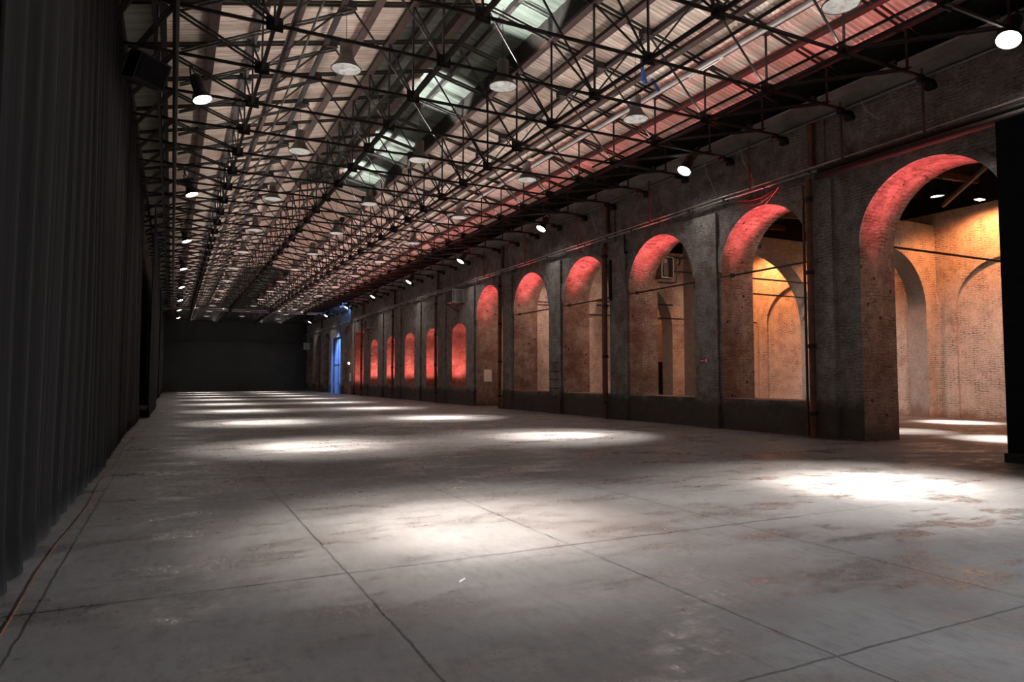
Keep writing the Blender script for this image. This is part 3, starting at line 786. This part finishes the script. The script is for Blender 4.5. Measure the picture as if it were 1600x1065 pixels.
for i in range(17):
    yc = TY[i]
    A_ = thing('red_spot_lamp', 'small red lamp clipped on the %s truss at the right eave' % ordinal(i+1), 'red light', (14.3,yc,ZB+.03), 'red lamps along the right eave')
    bm = BM(); box(bm, -.05,.05,-.07,.07,0,.10); obj('housing', bm, M['blackm'], A_)
    spot('red_roof_beam', (14.25,yc,ZB+.16), (12.9,yc+.2,10.3), 46, 150, .9, (1,.16,.17), .05)

WARM = (1,.33,.11)
wm0 = None
for i, (p, t, e, ang) in enumerate((((27.3,15.0,8.35),(28.4,15.3,3.5),1350,150),((27.2,21.0,8.2),(28.4,21.3,4.),700,130),((27.0,25.9,8.35),(28.3,26.2,3.5),1500,150),((25.5,29.2,8.2),(26,31.7,3),420,130),((27.0,9.6,8.2),(28.4,9.7,3.5),800,130),((20,38,7.6),(20,42,3),450,130))):
    lab = 'warm orange floodlight high in the side aisle, %s from the black partition' % ordinal(i+1)
    if wm0 is None:
        wm0 = thing('warm_floodlight', lab, 'floodlight', p, 'orange floodlights in the aisle')
        bm = BM(); box(bm, -.22,.22,-.12,.12,.02,.22); obj('housing', bm, M['blackm'], wm0)
        bm = BM(); box(bm, -.18,.18,-.09,.09,0,.02); obj('lens', bm, M['warmlens'], wm0)
        bm = BM(); tube(bm, [(0,0,.22),(0,0,1.4)], .02); obj('stem', bm, M['blackm'], wm0)
    else: dup(wm0, p, lab)
    spot('warm_beam', (p[0],p[1],p[2]-.06), t, e, ang, .6, WARM, .15)
# white spots onto the aisle floor
for i, (p, t, e) in enumerate((((25.,15.2,8.3),(25.6,15.1,0),52000),((20.2,11.8,8.3),(19.8,10.3,0),42000),((19.6,16.2,8.3),(19.8,13.6,0),26000),((22,24.5,8.3),(21.5,23.5,0),9000),((22,30.5,8.3),(21.5,30,0),7000))):
    spot('aisle_spot_beam', (p[0],p[1],p[2]-.12), t, e*.75, 24, 1., WHITE, .1)
    lamp((p[0],p[1],p[2]+.1), t, 'white spot lamp in the side aisle roof, %s from the black partition' % ordinal(i+1), 'white spot lamps in the aisle')
# soft fill lamps added behind the piers to lift the jambs
wash0 = None
for i, y in enumerate((8.6,13.9,18.6,23.5,29.7,33.75)):
    lab = 'small added fill floodlight behind the piers of the arched wall, %s from the black partition' % ordinal(i+1)
    p = (18.2, y-1.2, 6.2)
    if wash0 is None:
        wash0 = thing('added_floodlight', lab, 'floodlight', p, 'fill floodlights added behind the piers')
        bm = BM(); box(bm, -.1,.1,-.14,-.02,-.08,.08); box(bm, -1.13,-.1,-.09,-.05,-.02,.02); obj('housing', bm, M['blackm'], wash0)
    else: dup(wash0, p, lab)
    spot('added_wash_beam', (p[0],p[1]+.05,p[2]), (16.9,y+3.2,2.4), (300,300,330,420,420,560)[i], 120, .8, (1,.66,.52), .15)
for y in (13.0, 20.0, 25.0): spot('added_wash_beam', (21.5,y,8.3), (28.0,y+2.0,0.3), 2500 if y < 22 else 700, 72, 1., (1,.80,.73) if y < 22 else (1,.6,.42), .2)  # extra aisle fill, added without any fixture
spot('blue_beam', (13.6,72.6,8.0), (16.,73.4,3.0), 3600, 58, .7, (.22,.45,1), .1)
spot('blue_beam', (14.6,66.5,8.9), (15.9,69.8,7.6), 700, 70, .7, (.16,.4,1), .1)
fl = thing('blue_floodlight', 'blue floodlight aimed at the tall blue doorway', 'floodlight', (13.6,72.6,8.1))
bm = BM(); box(bm,-.15,.15,-.1,.1,0,.2); obj('housing', bm, M['blackm'], fl); bm = BM(); tube(bm,[(0,0,.2),(0,0,.45)],.02); obj('stem', bm, M['blackm'], fl)
# small lamp low on the wall, by the blue doorway
fl = thing('bulkhead_lamp', 'small lit bulkhead lamp low on the wall right of the blue doorway', 'wall lamp', (XR-.05,67.2,3.05))
bm = BM(); box(bm,-.06,.05,-.14,.14,-.14,.14); obj('housing', bm, M['blackm'], fl); bm = BM(); lathe(bm,[(0,-.1),(.1,-.05),(.1,.05),(0,.1)],12,(-.12,0,0)); obj('bulb', bm, M['lens'], fl)

# ------------------------------------------------------------------ odds and ends
S_ = thing('loudspeaker', 'black loudspeaker hung under the roof above the left curtains', 'loudspeaker', (-.62,15.9,8.02), rot=(.35,.15,.5))
bm = BM(); box(bm, -.32,.32,-.28,.28,-.28,.28); obj('cabinet', bm, M['blackm'], S_)
bm = BM(); box(bm, -.28,.28,-.30,-.28,-.24,.24); obj('grille', bm, M['dark'], S_)
bm = BM(); tube(bm, [(0,0,.28),(.1,0,.6)], .02); obj('hanger', bm, M['steel'], S_)
bs = thing('blue_strap', 'blue strap tied round a truss joint over the right side of the hall', 'strap', (10.62,13.85,9.35))
bm = BM(); beam(bm,(0,0,.45),(.02,0,-.12),.07,.05); beam(bm,(.03,0,.1),(.10,0,-.2),.10,.07); beam(bm,(.3,0,-.02),(.55,0,-.3),.05,.06); obj('strap', bm, M['blue'], bs)
bm = BM(); tube(bm,[(.1,0,-.1),(.3,0,0),(.6,.1,-.2),(.75,.2,-.05),(.8,.2,.2)],.008); obj('cord', bm, M['cable'], bs)
tl = thing('tube_light', 'unlit white fluorescent fitting on the grey service pipe', 'light fitting', (12.3,13.4,9.72))
bm = BM(); box(bm,-.07,.07,-.62,.62,0,.06); obj('tray', bm, M['white'], tl); bm = BM(); tube(bm,[(0,-.58,-.03),(0,.58,-.03)],.022); obj('lamp_tube', bm, M['white'], tl)
for i, (y, z, l) in enumerate(((16.9,8.7,1.2),(15.3,8.6,1.1),(23.7,8.6,1.2),(11.2,8.6,.6))):
    bm = BM(); tube(bm, [(XR-.3,y,z),(XR-.2,y-.05,z-l*.4),(XR-.12,y-.25,z-l*.8),(XR-.15,y-.4,z-l)], .010, 5)
    tag(obj('loose_wire', bm, M['cable']), 'loose pale wire dangling from the gutter, %s counted along the wall' % ordinal(i+1), 'wire', 'loose wires on the wall')
rc = BM(); 
for k in range(3): tube(rc, [(XR-.14, 14.0+1.7*t/10, 7.12-.16*(k+1)*math.sin(PI*t/10)) for t in range(11)], .009, 5)
tag(obj('slack_cables', rc, M['red']), 'slack loops of reddish cable drooping over the second arch', 'cable')
# stones and rubble at the foot of the near pier
for i, (x, y, s) in enumerate(((15.55,11.9,.05),(15.4,12.6,.035),(16.1,11.5,.04),(15.5,13.9,.04))):
    bm = BM(); bmesh.ops.create_icosphere(bm, subdivisions=2, radius=s)
    for v in bm.verts: v.co *= random.uniform(.75,1.15); v.co.z *= .6
    tag(obj('rubble', bm, M['wall'], loc=(x,y,s*.5)), 'small lump of fallen plaster at the pier foot, %s from the right' % ordinal(i+1), 'rubble', 'plaster lumps by the wall')
bm = BM(); beam(bm,(2.05,5.05,.004),(2.13,5.12,.004),.02,.006,(0,0,1)); tag(obj('paper_scrap', bm, M['white']), 'tiny white scrap lying on the near floor', 'scrap')

# ------------------------------------------------------------------ world, camera, view
w = bpy.data.worlds.new('World'); S.world = w; w.use_nodes = True
w.node_tree.nodes['Background'].inputs[0].default_value = (0,0,0,1); w.node_tree.nodes['Background'].inputs[1].default_value = 1.
cd = bpy.data.cameras.new('camera'); cam = bpy.data.objects.new('camera', cd); COL.objects.link(cam)
cd.sensor_width = 36; cd.lens = 24.0; cd.clip_end = 300; cd.clip_start = .05
yaw = math.atan(531/1067); pit = math.atan(58/1067)
cam.location = (0,0,1.6); cam.rotation_euler = (PI/2+pit, 0, -yaw)
S.camera = cam
S.view_settings.view_transform = 'Standard'; S.view_settings.look = 'None'; S.view_settings.gamma = 1; S.view_settings.exposure = 0
S.view_settings.use_curve_mapping = False
S.cycles.max_bounces = 8; S.cycles.diffuse_bounces = 5
